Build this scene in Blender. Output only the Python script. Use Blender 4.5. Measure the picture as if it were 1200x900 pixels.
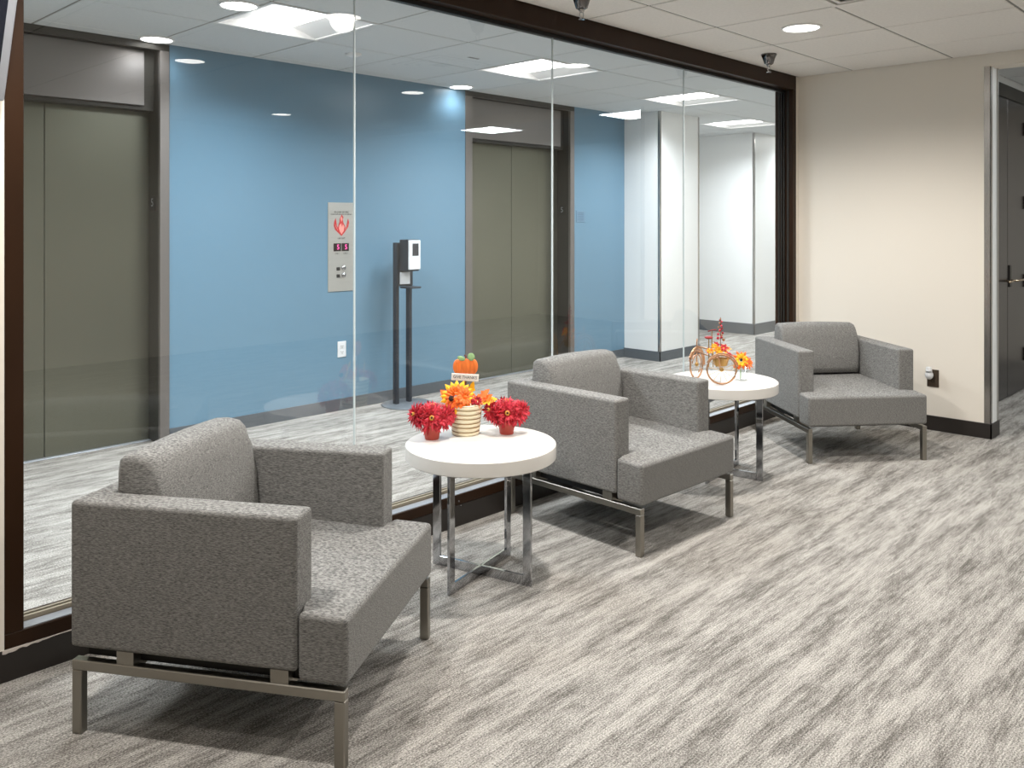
import bpy, bmesh, math, random
from mathutils import Vector, Matrix
random.seed(7)
PI = math.pi
SC = bpy.context.scene
for o in list(bpy.data.objects):
    bpy.data.objects.remove(o, do_unlink=True)
COL = SC.collection

# ------------------------------------------------------------ camera
TH = math.radians(43.9)
CAM_Z = 1.42
cam_d = bpy.data.cameras.new('camera')
cam = bpy.data.objects.new('camera', cam_d)
COL.objects.link(cam)
cam.location = (0, 0, CAM_Z)
cam.rotation_euler = (PI/2, 0, TH - PI/2)
cam_d.sensor_width = 36.0
cam_d.lens = 1003.0/1200.0*36.0
cam_d.shift_y = -(450.0-262.0)/1200.0
cam_d.clip_start = 0.05
SC.camera = cam

# ------------------------------------------------------------ exposure, world
SC.view_settings.view_transform = 'Standard'
SC.view_settings.look = 'None'
SC.view_settings.gamma = 1.0
SC.view_settings.use_curve_mapping = False
SC.view_settings.exposure = 0.24
W = bpy.data.worlds.new('world'); SC.world = W
W.use_nodes = True
W.node_tree.nodes['Background'].inputs[0].default_value = (0.6, 0.65, 0.7, 1)
W.node_tree.nodes['Background'].inputs[1].default_value = 0.05

# light levels (all belong to lamps of the place)
P_TROFFER = 38.0      # lobby 2x2 panels
P_ROOM = 135.0         # recessed downlights of the seating room
P_CORR = 26.0         # corridor panels
C_LOBBY = (0.90, 0.96, 1.0)
C_ROOM = (1.0, 0.96, 0.905)

# key planes
YG, YP = 2.965, 3.04          # window frame face, glass
XC, CE = 6.25, 2.54           # cream wall, room ceiling
YW, YD, CL = 5.46, 5.62, 2.58 # elevator wall, elevator doors, lobby ceiling

# ------------------------------------------------------------ materials
def lin(c):
    return tuple((x/12.92 if x <= 0.04045 else ((x+0.055)/1.055)**2.4) for x in c)
def rgb(r, g, b):
    return lin((r/255, g/255, b/255)) + (1.0,)
def mat(name, col, rough=0.6, metal=0.0, noise=0.0, nscale=8.0, bump=0.0, bscale=60.0, spec=0.5, coat=0.0, aniso=None, emis=None, estr=0.0):
    m = bpy.data.materials.new(name); m.use_nodes = True
    nt = m.node_tree; N = nt.nodes; L = nt.links
    b = N['Principled BSDF']
    b.inputs['Base Color'].default_value = col
    b.inputs['Roughness'].default_value = rough
    b.inputs['Metallic'].default_value = metal
    b.inputs['Specular IOR Level'].default_value = spec
    b.inputs['Coat Weight'].default_value = coat
    if emis:
        b.inputs['Emission Color'].default_value = emis
        b.inputs['Emission Strength'].default_value = estr
    tc = N.new('ShaderNodeTexCoord')
    src = tc.outputs['Object']
    if aniso:
        mp = N.new('ShaderNodeMapping'); mp.inputs['Scale'].default_value = aniso
        L.new(src, mp.inputs[0]); src = mp.outputs[0]
    if noise > 0:
        n = N.new('ShaderNodeTexNoise'); n.inputs['Scale'].default_value = nscale; n.inputs['Detail'].default_value = 5
        L.new(src, n.inputs['Vector'])
        r = N.new('ShaderNodeMapRange'); r.inputs[1].default_value = .3; r.inputs[2].default_value = .7
        r.inputs[3].default_value = 1-noise; r.inputs[4].default_value = 1+noise
        L.new(n.outputs['Fac'], r.inputs[0])
        mx = N.new('ShaderNodeMix'); mx.data_type = 'RGBA'; mx.blend_type = 'MULTIPLY'; mx.inputs[0].default_value = 1
        mx.inputs[6].default_value = col; L.new(r.outputs[0], mx.inputs[7])
        L.new(mx.outputs[2], b.inputs['Base Color'])
    if bump > 0:
        n2 = N.new('ShaderNodeTexNoise'); n2.inputs['Scale'].default_value = bscale; n2.inputs['Detail'].default_value = 4
        L.new(src, n2.inputs['Vector'])
        bp = N.new('ShaderNodeBump'); bp.inputs['Strength'].default_value = bump; bp.inputs['Distance'].default_value = .002
        L.new(n2.outputs['Fac'], bp.inputs['Height']); L.new(bp.outputs[0], b.inputs['Normal'])
    return m

def emission(name, col, s):
    m = bpy.data.materials.new(name); m.use_nodes = True
    nt = m.node_tree; nt.nodes.clear()
    e = nt.nodes.new('ShaderNodeEmission'); e.inputs[0].default_value = col; e.inputs[1].default_value = s
    o = nt.nodes.new('ShaderNodeOutputMaterial'); nt.links.new(e.outputs[0], o.inputs[0])
    return m

def carpet_mat():
    m = bpy.data.materials.new('carpet'); m.use_nodes = True
    N = m.node_tree.nodes; L = m.node_tree.links; b = N['Principled BSDF']
    b.inputs['Roughness'].default_value = 0.95; b.inputs['Specular IOR Level'].default_value = 0.15
    tc = N.new('ShaderNodeTexCoord')
    def mapped(s):
        mp = N.new('ShaderNodeMapping'); mp.inputs['Scale'].default_value = s
        L.new(tc.outputs['Object'], mp.inputs[0]); return mp.outputs[0]
    def noise(v, sc, det, ro=.5):
        n = N.new('ShaderNodeTexNoise'); n.inputs['Scale'].default_value = sc; n.inputs['Detail'].default_value = det
        n.inputs['Roughness'].default_value = ro; L.new(v, n.inputs['Vector']); return n.outputs['Fac']
    def math_(op, a, c, clamp=False):
        k = N.new('ShaderNodeMath'); k.operation = op; k.use_clamp = clamp
        for i, q in enumerate((a, c)):
            if isinstance(q, (int, float)): k.inputs[i].default_value = q
            else: L.new(q, k.inputs[i])
        return k.outputs[0]
    streak = noise(mapped((1.35, 9.5, 1)), 1.6, 10, .72)
    fine = noise(mapped((13, 85, 1)), 1.0, 5, .7)
    speck = noise(mapped((1, 1.5, 1)), 170, 2, .6)
    rib = N.new('ShaderNodeTexWave'); rib.wave_type = 'BANDS'; rib.bands_direction = 'Y'; rib.inputs['Scale'].default_value = 36
    rib.inputs['Distortion'].default_value = 1.2; rib.inputs['Detail'].default_value = 2; rib.inputs['Detail Scale'].default_value = 3
    L.new(mapped((1, 1, 1)), rib.inputs['Vector'])
    s = math_('ADD', math_('MULTIPLY', streak, .50), math_('MULTIPLY', fine, .26))
    s = math_('ADD', s, math_('MULTIPLY', speck, .24))
    r = N.new('ShaderNodeMapRange'); r.interpolation_type = 'SMOOTHSTEP'
    r.inputs[1].default_value = .385; r.inputs[2].default_value = .60; L.new(s, r.inputs[0])
    mx = N.new('ShaderNodeMix'); mx.data_type = 'RGBA'
    mx.inputs[6].default_value = rgb(102, 98, 93); mx.inputs[7].default_value = rgb(184, 180, 174)
    L.new(r.outputs[0], mx.inputs[0])
    # fine loop pile contrast
    mr = N.new('ShaderNodeMapRange'); mr.inputs[1].default_value = .3; mr.inputs[2].default_value = .7
    mr.inputs[3].default_value = .58; mr.inputs[4].default_value = 1.36; L.new(speck, mr.inputs[0])
    k = math_('ADD', mr.outputs[0], math_('MULTIPLY', math_('SUBTRACT', rib.outputs['Fac'], .5), .22))
    m2 = N.new('ShaderNodeMix'); m2.data_type = 'RGBA'; m2.blend_type = 'MULTIPLY'; m2.inputs[0].default_value = 1
    L.new(mx.outputs[2], m2.inputs[6]); L.new(k, m2.inputs[7])
    L.new(m2.outputs[2], b.inputs['Base Color'])
    bp = N.new('ShaderNodeBump'); bp.inputs['Strength'].default_value = .5; bp.inputs['Distance'].default_value = .004
    L.new(k, bp.inputs['Height']); L.new(bp.outputs[0], b.inputs['Normal'])
    return m

def fabric_mat():
    m = bpy.data.materials.new('woven_fabric'); m.use_nodes = True
    N = m.node_tree.nodes; L = m.node_tree.links; b = N['Principled BSDF']
    b.inputs['Roughness'].default_value = 0.9; b.inputs['Specular IOR Level'].default_value = 0.2
    b.inputs['Sheen Weight'].default_value = 0.08; b.inputs['Sheen Roughness'].default_value = .4
    tc = N.new('ShaderNodeTexCoord')
    mp = N.new('ShaderNodeMapping'); mp.inputs['Scale'].default_value = (60, 90, 430)
    L.new(tc.outputs['Object'], mp.inputs[0])
    n = N.new('ShaderNodeTexNoise'); n.inputs['Scale'].default_value = 1.5; n.inputs['Detail'].default_value = 3
    n.inputs['Roughness'].default_value = .6; n.inputs['Distortion'].default_value = .3
    L.new(mp.outputs[0], n.inputs['Vector'])
    r = N.new('ShaderNodeMapRange'); r.inputs[1].default_value = .37; r.inputs[2].default_value = .63
    L.new(n.outputs['Fac'], r.inputs[0])
    mx = N.new('ShaderNodeMix'); mx.data_type = 'RGBA'
    mx.inputs[6].default_value = rgb(90, 89, 88); mx.inputs[7].default_value = rgb(148, 147, 144)
    L.new(r.outputs[0], mx.inputs[0]); L.new(mx.outputs[2], b.inputs['Base Color'])
    bp = N.new('ShaderNodeBump'); bp.inputs['Strength'].default_value = .45; bp.inputs['Distance'].default_value = .002
    L.new(n.outputs['Fac'], bp.inputs['Height']); L.new(bp.outputs[0], b.inputs['Normal'])
    return m

def glass_mat(name, ior=1.9, tint=(0.975, 0.985, 0.983, 1), rough=0.0):
    # sheet glass: every front face reflects by Fresnel (both surfaces of the sheet together), the rest passes straight through
    m = bpy.data.materials.new(name); m.use_nodes = True
    nt = m.node_tree; N = nt.nodes; L = nt.links; N.clear()
    out = N.new('ShaderNodeOutputMaterial')
    tr = N.new('ShaderNodeBsdfTransparent'); tr.inputs[0].default_value = tint
    clear = N.new('ShaderNodeBsdfTransparent')
    gl = N.new('ShaderNodeBsdfGlossy'); gl.inputs['Roughness'].default_value = rough
    fr = N.new('ShaderNodeFresnel'); fr.inputs[0].default_value = ior
    a = N.new('ShaderNodeMixShader'); L.new(fr.outputs[0], a.inputs[0]); L.new(tr.outputs[0], a.inputs[1]); L.new(gl.outputs[0], a.inputs[2])
    g = N.new('ShaderNodeNewGeometry')
    c = N.new('ShaderNodeMixShader'); L.new(g.outputs['Backfacing'], c.inputs[0]); L.new(a.outputs[0], c.inputs[1]); L.new(clear.outputs[0], c.inputs[2])
    L.new(c.outputs[0], out.inputs[0])
    return m

M = {
 'carpet': carpet_mat(), 'fabric': fabric_mat(),
 'glass': glass_mat('sheet_glass'),
 'cup': glass_mat('cup_glass', 1.6, (.93, .95, .95, 1)),
 'cream': mat('cream_paint', rgb(232, 225, 214), .75, bump=.08, bscale=180, spec=.3),
 'white_wall': mat('white_gloss_panel', rgb(236, 238, 238), .35, spec=.5, bump=.02),
 'tile_room': mat('ceiling_tile_room', rgb(234, 230, 225), .95, noise=.03, nscale=60, bump=.25, bscale=220, spec=.1),
 'tile_lobby': mat('ceiling_tile_lobby', rgb(216, 220, 222), .95, noise=.03, nscale=60, bump=.25, bscale=220, spec=.1),
 'grid': mat('ceiling_grid', rgb(128, 126, 122), .7),
 'blue': mat('blue_back_painted_glass', rgb(103, 137, 159), .3, spec=.45),
 'brown': mat('dark_brown_frame', rgb(44, 26, 12), .42, spec=.2, noise=.12, nscale=3, aniso=(1, 1, 1)),
 'black': mat('black_gasket', rgb(14, 13, 12), .5),
 'base': mat('dark_rubber_base', rgb(38, 33, 30), .45),
 'base_grey': mat('slate_rubber_base', rgb(84, 90, 96), .5),
 'steel': mat('brushed_steel', rgb(186, 183, 180), .22, 1.0, noise=.06, nscale=4, aniso=(60, 60, 1)),
 'satin': mat('satin_nickel', rgb(150, 146, 138), .36, 1.0),
 'chrome': mat('chrome', rgb(176, 177, 180), .07, 1.0),
 'tan_metal': mat('tan_glazing_metal', rgb(146, 136, 118), .55, .3),
 'dark_chrome': mat('dark_chrome', rgb(120, 118, 118), .12, 1.0),
 'elev_door': mat('olive_metal_door', rgb(116, 116, 103), .3, .75, noise=.03, nscale=2),
 'transom': mat('bronze_transom', rgb(128, 124, 122), .45, .8),
 'jamb': mat('dark_bronze_jamb', rgb(44, 42, 37), .45, .2),
 'elev_frame': mat('elevator_frame_metal', rgb(128, 123, 120), .5, .7),
 'darkdoor': mat('dark_laminate_metal_door', rgb(64, 60, 59), .25, .7, noise=.1, nscale=3, aniso=(1, 1, .15)),
 'white_lam': mat('white_laminate', rgb(226, 223, 218), .2, coat=.2),
 'red_pot': mat('terracotta_red_pot', rgb(178, 66, 52), .5, noise=.08, nscale=20),
 'petal_red': mat('red_petals', rgb(176, 16, 34), .6, noise=.35, nscale=90),
 'petal_pink': mat('bright_red_petals', rgb(214, 52, 72), .6, noise=.25, nscale=90),
 'flower_eye': mat('golden_flower_eye', rgb(196, 142, 60), .7, noise=.3, nscale=200),
 'flower_dark': mat('dark_flower_eye', rgb(44, 20, 12), .8),
 'cream_pot': mat('cream_ceramic', rgb(236, 226, 196), .35),
 'gold_line': mat('gold_brown_line', rgb(150, 116, 62), .45),
 'yellow': mat('yellow_petals', rgb(250, 190, 30), .55, noise=.18, nscale=60),
 'orange': mat('orange_petals', rgb(244, 112, 22), .55, noise=.18, nscale=60),
 'leaf_orange': mat('orange_leaf', rgb(240, 120, 50), .6, noise=.25, nscale=60),
 'pumpkin': mat('painted_pumpkin_orange', rgb(232, 118, 46), .5, noise=.2, nscale=22, aniso=(3, 3, .6)),
 'leaf_green': mat('pale_green_leaf', rgb(150, 186, 130), .6, noise=.2, nscale=60),
 'stem': mat('brown_stem', rgb(110, 60, 48), .7),
 'paper': mat('white_sign_board', rgb(240, 236, 230), .6),
 'ink': mat('black_print', rgb(20, 18, 18), .6),
 'copper': mat('rose_gold_wire', rgb(190, 146, 112), .35, .7),
 'gold': mat('antique_gold_wire', rgb(176, 140, 84), .35, .8),
 'saddle': mat('dark_red_enamel', rgb(150, 22, 28), .3),
 'dispenser_black': mat('black_steel', rgb(34, 38, 46), .45),
 'dispenser_white': mat('white_plastic', rgb(226, 230, 234), .35),
 'grey_base': mat('grey_steel_base', rgb(122, 128, 134), .4, .3),
 'window_dark': mat('dark_smoked_window', rgb(58, 58, 62), .1),
 'panel': mat('stainless_call_panel', rgb(196, 196, 192), .38, .7, noise=.04, nscale=5, aniso=(1, 1, 20)),
 'red_print': mat('red_print', rgb(190, 40, 44), .5),
 'pink_print': mat('pale_red_print', rgb(240, 150, 140), .5),
 'display': mat('display_black', rgb(26, 4, 14), .2),
 'digit': emission('display_digit', rgb(255, 90, 170), 2.0),
 'outlet_white': mat('outlet_white', rgb(222, 224, 226), .4),
 'outlet_brown': mat('outlet_brown', rgb(70, 58, 46), .4),
 'screen': mat('tv_screen', rgb(20, 24, 34), .12),
 'silver': mat('silver_bezel', rgb(178, 182, 190), .3, .6),
 'trim_white': mat('light_fixture_white', rgb(240, 240, 240), .4),
 'lamp': emission('lamp_glow', (1, .99, .97, 1), 9.0),
 'lamp_warm': emission('lamp_glow_warm', (1, .96, .9, 1), 9.0),
 'caulk': mat('cream_caulk', rgb(214, 204, 196), .8),
 'brass': mat('brass_lever', rgb(196, 176, 150), .25, .9),
 'plaque': mat('blue_grey_plaque', rgb(104, 134, 156), .4),
 'plaque_dark': mat('plaque_lettering', rgb(78, 106, 128), .5),
 'seam': mat('clear_silicone', rgb(214, 224, 226), .25),
 'vent_dark': mat('vent_dark', rgb(40, 38, 36), .8),
}
M['lamp_panel'] = emission('lamp_panel', (.97, .99, 1, 1), 3.2)

# ------------------------------------------------------------ mesh helpers
def new_bm(): return bmesh.new()
def add_box(bm, x0, x1, y0, y1, z0, z1, mi=0):
    vs = [bm.verts.new(p) for p in ((x0,y0,z0),(x1,y0,z0),(x1,y1,z0),(x0,y1,z0),(x0,y0,z1),(x1,y0,z1),(x1,y1,z1),(x0,y1,z1))]
    for f in ((0,3,2,1),(4,5,6,7),(0,1,5,4),(1,2,6,5),(2,3,7,6),(3,0,4,7)):
        fc = bm.faces.new([vs[i] for i in f]); fc.material_index = mi
    return vs
def box(x0, x1, y0, y1, z0, z1):
    bm = new_bm(); add_box(bm, x0, x1, y0, y1, z0, z1); return bm
def bevel(bm, off, seg=2):
    bmesh.ops.bevel(bm, geom=list(bm.edges), offset=off, segments=seg, profile=.5, affect='EDGES', clamp_overlap=True)
    return bm
def prism(pts, z0, z1, bm=None):
    bm = bm or new_bm()
    a = [bm.verts.new((x, y, z0)) for x, y in pts]; b = [bm.verts.new((x, y, z1)) for x, y in pts]
    bm.faces.new(list(reversed(a))); bm.faces.new(b); n = len(pts)
    for i in range(n): bm.faces.new((a[i], a[(i+1) % n], b[(i+1) % n], b[i]))
    return bm
def lathe(prof, seg=32, bm=None, cx=0, cy=0, cz=0):
    bm = bm or new_bm(); rings = []
    for r, z in prof:
        if r < 1e-6: rings.append([bm.verts.new((cx, cy, cz+z))])
        else: rings.append([bm.verts.new((cx+r*math.cos(2*PI*i/seg), cy+r*math.sin(2*PI*i/seg), cz+z)) for i in range(seg)])
    for a, b in zip(rings, rings[1:]):
        for i in range(seg):
            j = (i+1) % seg
            if len(a) == 1 and len(b) == 1: continue
            if len(a) == 1: bm.faces.new((a[0], b[j], b[i]))
            elif len(b) == 1: bm.faces.new((a[i], a[j], b[0]))
            else: bm.faces.new((a[i], a[j], b[j], b[i]))
    bmesh.ops.recalc_face_normals(bm, faces=bm.faces)
    return bm
def tube(pts, r, seg=8, bm=None, closed=False):
    bm = bm or new_bm(); pts = [Vector(p) for p in pts]; rings = []; n = len(pts)
    for i, p in enumerate(pts):
        if closed: t = (pts[(i+1) % n]-pts[i-1]).normalized()
        else: t = (pts[min(i+1, n-1)]-pts[max(i-1, 0)]).normalized()
        ref = Vector((0, 0, 1)) if abs(t.z) < .9 else Vector((1, 0, 0))
        u = t.cross(ref).normalized(); v = t.cross(u)
        rings.append([bm.verts.new(p+(u*math.cos(2*PI*k/seg)+v*math.sin(2*PI*k/seg))*r) for k in range(seg)])
    m = n if closed else n-1
    for i in range(m):
        a, b = rings[i], rings[(i+1) % n]
        for k in range(seg): bm.faces.new((a[k], a[(k+1) % seg], b[(k+1) % seg], b[k]))
    if not closed:
        bm.faces.new(rings[0]); bm.faces.new(list(reversed(rings[-1])))
    bmesh.ops.recalc_face_normals(bm, faces=bm.faces)
    return bm
def ball(bm, c, r, sx=1, sy=1, sz=1, seg=12):
    mt = Matrix.Translation(c) @ Matrix.Diagonal((sx, sy, sz, 1))
    bmesh.ops.create_uvsphere(bm, u_segments=seg, v_segments=max(6, seg//2+2), radius=r, matrix=mt); return bm

def obj(name, bm, m, parent=None, smooth=False, label=None):
    if isinstance(bm, bmesh.types.BMesh):
        bmesh.ops.recalc_face_normals(bm, faces=bm.faces)
        me = bpy.data.meshes.new(name); bm.to_mesh(me); bm.free()
        ms = m if isinstance(m, (list, tuple)) else [m]
        for k in ms: me.materials.append(M[k])
        if smooth:
            for p in me.polygons: p.use_smooth = True
    else: me = bm
    o = bpy.data.objects.new(name, me); COL.objects.link(o)
    if parent: o.parent = parent
    if smooth == 'w':
        w = o.modifiers.new('wn', 'WEIGHTED_NORMAL'); w.keep_sharp = True; w.weight = 80
    if label: o['label'] = label
    return o
def tag(o, label, cat, group=None, kind=None):
    o['label'] = label; o['category'] = cat
    if group: o['group'] = group
    if kind: o['kind'] = kind
    return o
def thing(name, label, cat, loc=(0,0,0), rotz=0, group=None, kind=None):
    o = bpy.data.objects.new(name, None); COL.objects.link(o); o.empty_display_size = .1
    o.location = loc; o.rotation_euler = (0, 0, rotz)
    return tag(o, label, cat, group, kind)
def struct(name, bm, m, label, cat='wall', smooth=False):
    return tag(obj(name, bm, m, None, smooth), label, cat, kind='structure')
def dup(root, loc, rotz, label=None, group=None):
    r = root.copy(); COL.objects.link(r); r.location = loc; r.rotation_euler = (0, 0, rotz)
    if label: r['label'] = label
    if group: r['group'] = group
    for ch in list(root.children):
        c = ch.copy(); COL.objects.link(c); c.parent = r
        for g in ch.children:
            d = g.copy(); COL.objects.link(d); d.parent = c
    return r
def text(name, s, size, m, parent, loc, rot, ext=.0004, sx=1.0, align='CENTER'):
    cu = bpy.data.curves.new(name, 'FONT'); cu.body = s; cu.size = size; cu.extrude = ext
    cu.align_x = align; cu.align_y = 'CENTER'; cu.resolution_u = 3
    t = bpy.data.objects.new('tmp', cu); COL.objects.link(t)
    dg = bpy.context.evaluated_depsgraph_get()
    me = bpy.data.meshes.new_from_object(t.evaluated_get(dg)); me.materials.clear(); me.materials.append(M[m])
    bpy.data.objects.remove(t, do_unlink=True)
    o = bpy.data.objects.new(name, me); COL.objects.link(o)
    o.location = loc; o.rotation_euler = rot; o.scale = (sx, 1, 1)
    if parent: o.parent = parent
    return o

def area(name, parent, loc, size, power, col, shape='SQUARE', spread=None, rot=(0,0,0)):
    d = bpy.data.lights.new(name, 'AREA'); d.shape = shape; d.size = size; d.energy = power; d.color = col
    if spread: d.spread = spread
    o = bpy.data.objects.new(name, d); COL.objects.link(o); o.location = loc; o.rotation_euler = rot
    if parent: o.parent = parent
    return o
def spot(name, parent, loc, power, col, angle=130, blend=.6, r=.07):
    d = bpy.data.lights.new(name, 'SPOT'); d.energy = power; d.color = col; d.spot_size = math.radians(angle); d.spot_blend = blend
    d.shadow_soft_size = r
    o = bpy.data.objects.new(name, d); COL.objects.link(o); o.location = loc
    if parent: o.parent = parent
    return o

# ============================================================ STRUCTURE
fl = new_bm(); add_box(fl, -3.2, 13.2, -3.2, 7.7, -.12, 0)
struct('floor', fl, 'carpet', 'grey and taupe streaked loop-pile carpet running through the whole place', 'floor')

# --- seating room walls
struct('wall_left', box(-2.65, -2.5, -3.15, 3.11, 0, 2.7), 'cream', 'cream end wall of the seating room left of the camera')
struct('wall_back', box(-2.5, 10.0, -3.15, -3.0, 0, 2.75), 'cream', 'long cream wall behind the camera, facing the glass')
struct('wall_front', box(-2.5, .818, YG, 3.11, .10, 2.7), 'cream', 'narrow cream wall left of the glass window')
struct('wall_sill', box(-2.5, 6.25, YG+.012, 3.11, 0, .0995), 'base', 'low dark curb under the glass window')
bm = new_bm()
add_box(bm, XC, 6.417, 1.64, 3.11, 0, 2.7); add_box(bm, XC, 6.417, -3.0, 1.64, 2.457, 2.7)
struct('wall_right', bm, 'cream', 'cream wall behind the far armchair, ending at the steel corner')
bm = new_bm(); add_box(bm, 6.2072, XC, YG, 3.10, .10, CE)
struct('trim_1', bm, 'cream', 'slim cream filler between brown frame and cream wall', 'trim')
# baseboards
struct('baseboard_front', box(-2.5, 6.24, YG, YG+.0115, 0, .099), 'base', 'dark rubber baseboard under the glass window', 'baseboard')
bm = new_bm(); add_box(bm, XC-.011, XC, 1.629, YG, 0, .10); add_box(bm, XC-.011, 6.428, 1.629, 1.64, 0, .10); add_box(bm, 6.417, 6.428, 1.64, 1.945, 0, .10)
struct('baseboard_right', bevel(bm, .002, 1), 'base', 'dark brown baseboard along the cream wall and its corner', 'baseboard')
# steel corner guard
bm = new_bm(); add_box(bm, XC-.004, XC, 1.636, 1.676, .10, 2.457); add_box(bm, XC-.004, XC+.03, 1.636, 1.64, .10, 2.457)
struct('trim_2', bm, 'steel', 'shiny steel corner guard at the end of the cream wall', 'trim')
struct('trim_3', box(XC+.03, 6.417, 1.634, 1.64, .10, 2.457), 'white_wall', 'white end cap of the cream wall beside the steel guard', 'trim')
struct('trim_4', box(XC+.125, XC+.14, 1.626, 1.634, .10, 2.457), 'steel', 'thin steel strip on the white end cap', 'trim')

# --- ceilings: slab, grid and single tiles
tile_mesh = {}
def tile(w, d, key, mname):
    k = (round(w, 3), round(d, 3), key)
    if k not in tile_mesh:
        bm = box(-w/2, w/2, -d/2, d/2, 0, .016); bevel(bm, .0025, 1)
        me = bpy.data.meshes.new('ceiling_tile'); bm.to_mesh(me); bm.free(); me.materials.append(M[mname]); tile_mesh[k] = me
    return tile_mesh[k]
def tiled(root, xs, ys, z, key, mname, skip=()):
    g = .0065
    for i in range(len(xs)-1):
        for j in range(len(ys)-1):
            if (i, j) in skip: continue
            w, d = xs[i+1]-xs[i]-2*g, ys[j+1]-ys[j]-2*g
            if w < .03 or d < .03: continue
            o = bpy.data.objects.new('ceiling_tile', tile(w, d, key, mname)); COL.objects.link(o)
            o.location = ((xs[i]+xs[i+1])/2, (ys[j]+ys[j+1])/2, z); o.parent = root
xr = [-2.5] + [5.67-.668*k for k in range(12, -1, -1)] + [XC-.001]
xr = [x for x in xr if x >= -2.5]
yr = [-3.0] + [2.55-.68*k for k in range(8, -1, -1)] + [YG-.001]
yr = [y for y in yr if y >= -3.0]
def tees(root, xs, ys, z, x0, x1, y0, y1):
    for x in xs:
        if x0 < x < x1: obj('tee_bar', box(x-.012, x+.012, y0, y1, z+.0035, z+.008), 'grid', root)
    for y in ys:
        if y0 < y < y1: obj('tee_bar', box(x0, x1, y-.012, y+.012, z+.0036, z+.0081), 'grid', root)
c1 = struct('ceiling', box(-2.5, XC, -3.0, YG, CE+.09, CE+.16), 'grid', 'suspended tile ceiling of the seating room', 'ceiling')
iv = [i for i in range(len(xr)-1) if abs(xr[i]-3.666) < .02][0]
jv = [j for j in range(len(yr)-1) if abs(yr[j]-1.19) < .02][0]
tiled(c1, xr, yr, CE, 'r', 'tile_room', skip={(iv, jv)}); tees(c1, xr, yr, CE, -2.5, XC, -3.0, YG)
LX = 2.352; PX = .703
xl = [-3.0] + [LX+PX*k for k in range(-7, 16)] + [13.0]
ylb = [3.111, 3.343, 4.005, 4.667, 5.33, YW-.001]
lights_l = [(0, 1), (3, 1), (6, 1), (9, 2), (-3, 1), (-6, 1), (12, 2)]
c2 = struct('ceiling.001', box(-3.0, 13.0, 3.11, 7.5, CL+.09, CL+.16), 'grid', 'suspended tile ceiling of the elevator lobby', 'ceiling')
off = 8   # index of k=0 in xl
skips = set((off+a, b) for a, b in [(k, {1: 2, 2: 3}[r]) for k, r in lights_l])
tiled(c2, xl, ylb, CL, 'l', 'tile_lobby', skip=skips); tees(c2, xl, ylb, CL, -3.0, 13.0, 3.11, YW)
tiled(c2, [8.15, 8.68, 9.383, 10.0], [YW+.001, 5.99, 6.65, 7.31, 7.5], CL, 'l', 'tile_lobby')
tees(c2, [8.68, 9.383], [5.99, 6.65, 7.31], CL, 8.15, 10.0, YW, 7.5)
c3 = struct('ceiling.002', box(6.417, 10.0, -3.0, 1.945, 2.68, 2.75), 'grid', 'tile ceiling of the side corridor with the dark doors', 'ceiling')
tiled(c3, [6.417, 7.12, 7.82, 8.52, 9.22, 10.0], [-3, -2.25, -1.56, -.86, -.16, .54, 1.24, 1.944], 2.61, 'c', 'tile_lobby')
tees(c3, [7.12, 7.82, 8.52, 9.22], [-2.25, -1.56, -.86, -.16, .54, 1.24], 2.61, 6.417, 10.0, -3.0, 1.945)

# --- glass window wall
win = thing('window_1', 'wide frameless glass partition in a dark brown frame between seating room and lobby', 'window', (0, 0, 0), kind='structure')
Y2 = 3.11
obj('frame_rail', bevel(box(.818, 6.207, YG, Y2, 2.438, 2.543), .002, 1), 'brown', win)
obj('frame_rail', bevel(box(.818, 6.207, YG, Y2, .10, .147), .002, 1), 'brown', win)
obj('frame_stile', bevel(box(.818, .873, YG, Y2, .147, 2.438), .002, 1), 'brown', win)
obj('frame_stile', bevel(box(6.152, 6.207, YG, Y2, .147, 2.438), .002, 1), 'brown', win)
# glazing channels
bm = new_bm(); add_box(bm, .873, 6.152, YP-.016, YP+.016, 2.418, 2.438)
obj('glazing_channel', bm, 'black', win)
bm = new_bm(); add_box(bm, .873, 6.152, YP-.018, YP-.007, .147, .163); add_box(bm, .873, 6.152, YP+.007, YP+.018, .147, .163)
obj('glazing_channel', bm, 'tan_metal', win)
bm = new_bm(); add_box(bm, .8735, 6.1515, YG+.004, YP-.022, .1472, .150)
obj('sill_strip', bm, 'silver', win)
bm = new_bm(); add_box(bm, 6.136, 6.152, YP-.014, YP-.006, .163, 2.418); add_box(bm, 6.136, 6.152, YP+.006, YP+.014, .163, 2.418)
add_box(bm, 6.146, 6.152, YP+.03, YP+.045, .15, 2.43); add_box(bm, 6.146, 6.152, YP-.045, YP-.03, .15, 2.43)
obj('glazing_channel', bm, 'jamb', win)
bm = new_bm(); add_box(bm, .873, .886, YP-.014, YP-.006, .163, 2.418); add_box(bm, .873, .886, YP+.006, YP+.014, .163, 2.418)
obj('glazing_channel', bm, 'silver', win)
edges = [.875, 2.181, 3.471, 4.76, 6.148]
for a, b in zip(edges, edges[1:]):
    obj('glass_pane', box(a+.003, b-.003, YP-.006, YP+.006, .15, 2.43), 'glass', win)
for a in edges[1:-1]:
    obj('silicone_joint', box(a-.0022, a+.0022, YP-.005, YP+.005, .163, 2.418), 'seam', win)
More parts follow.
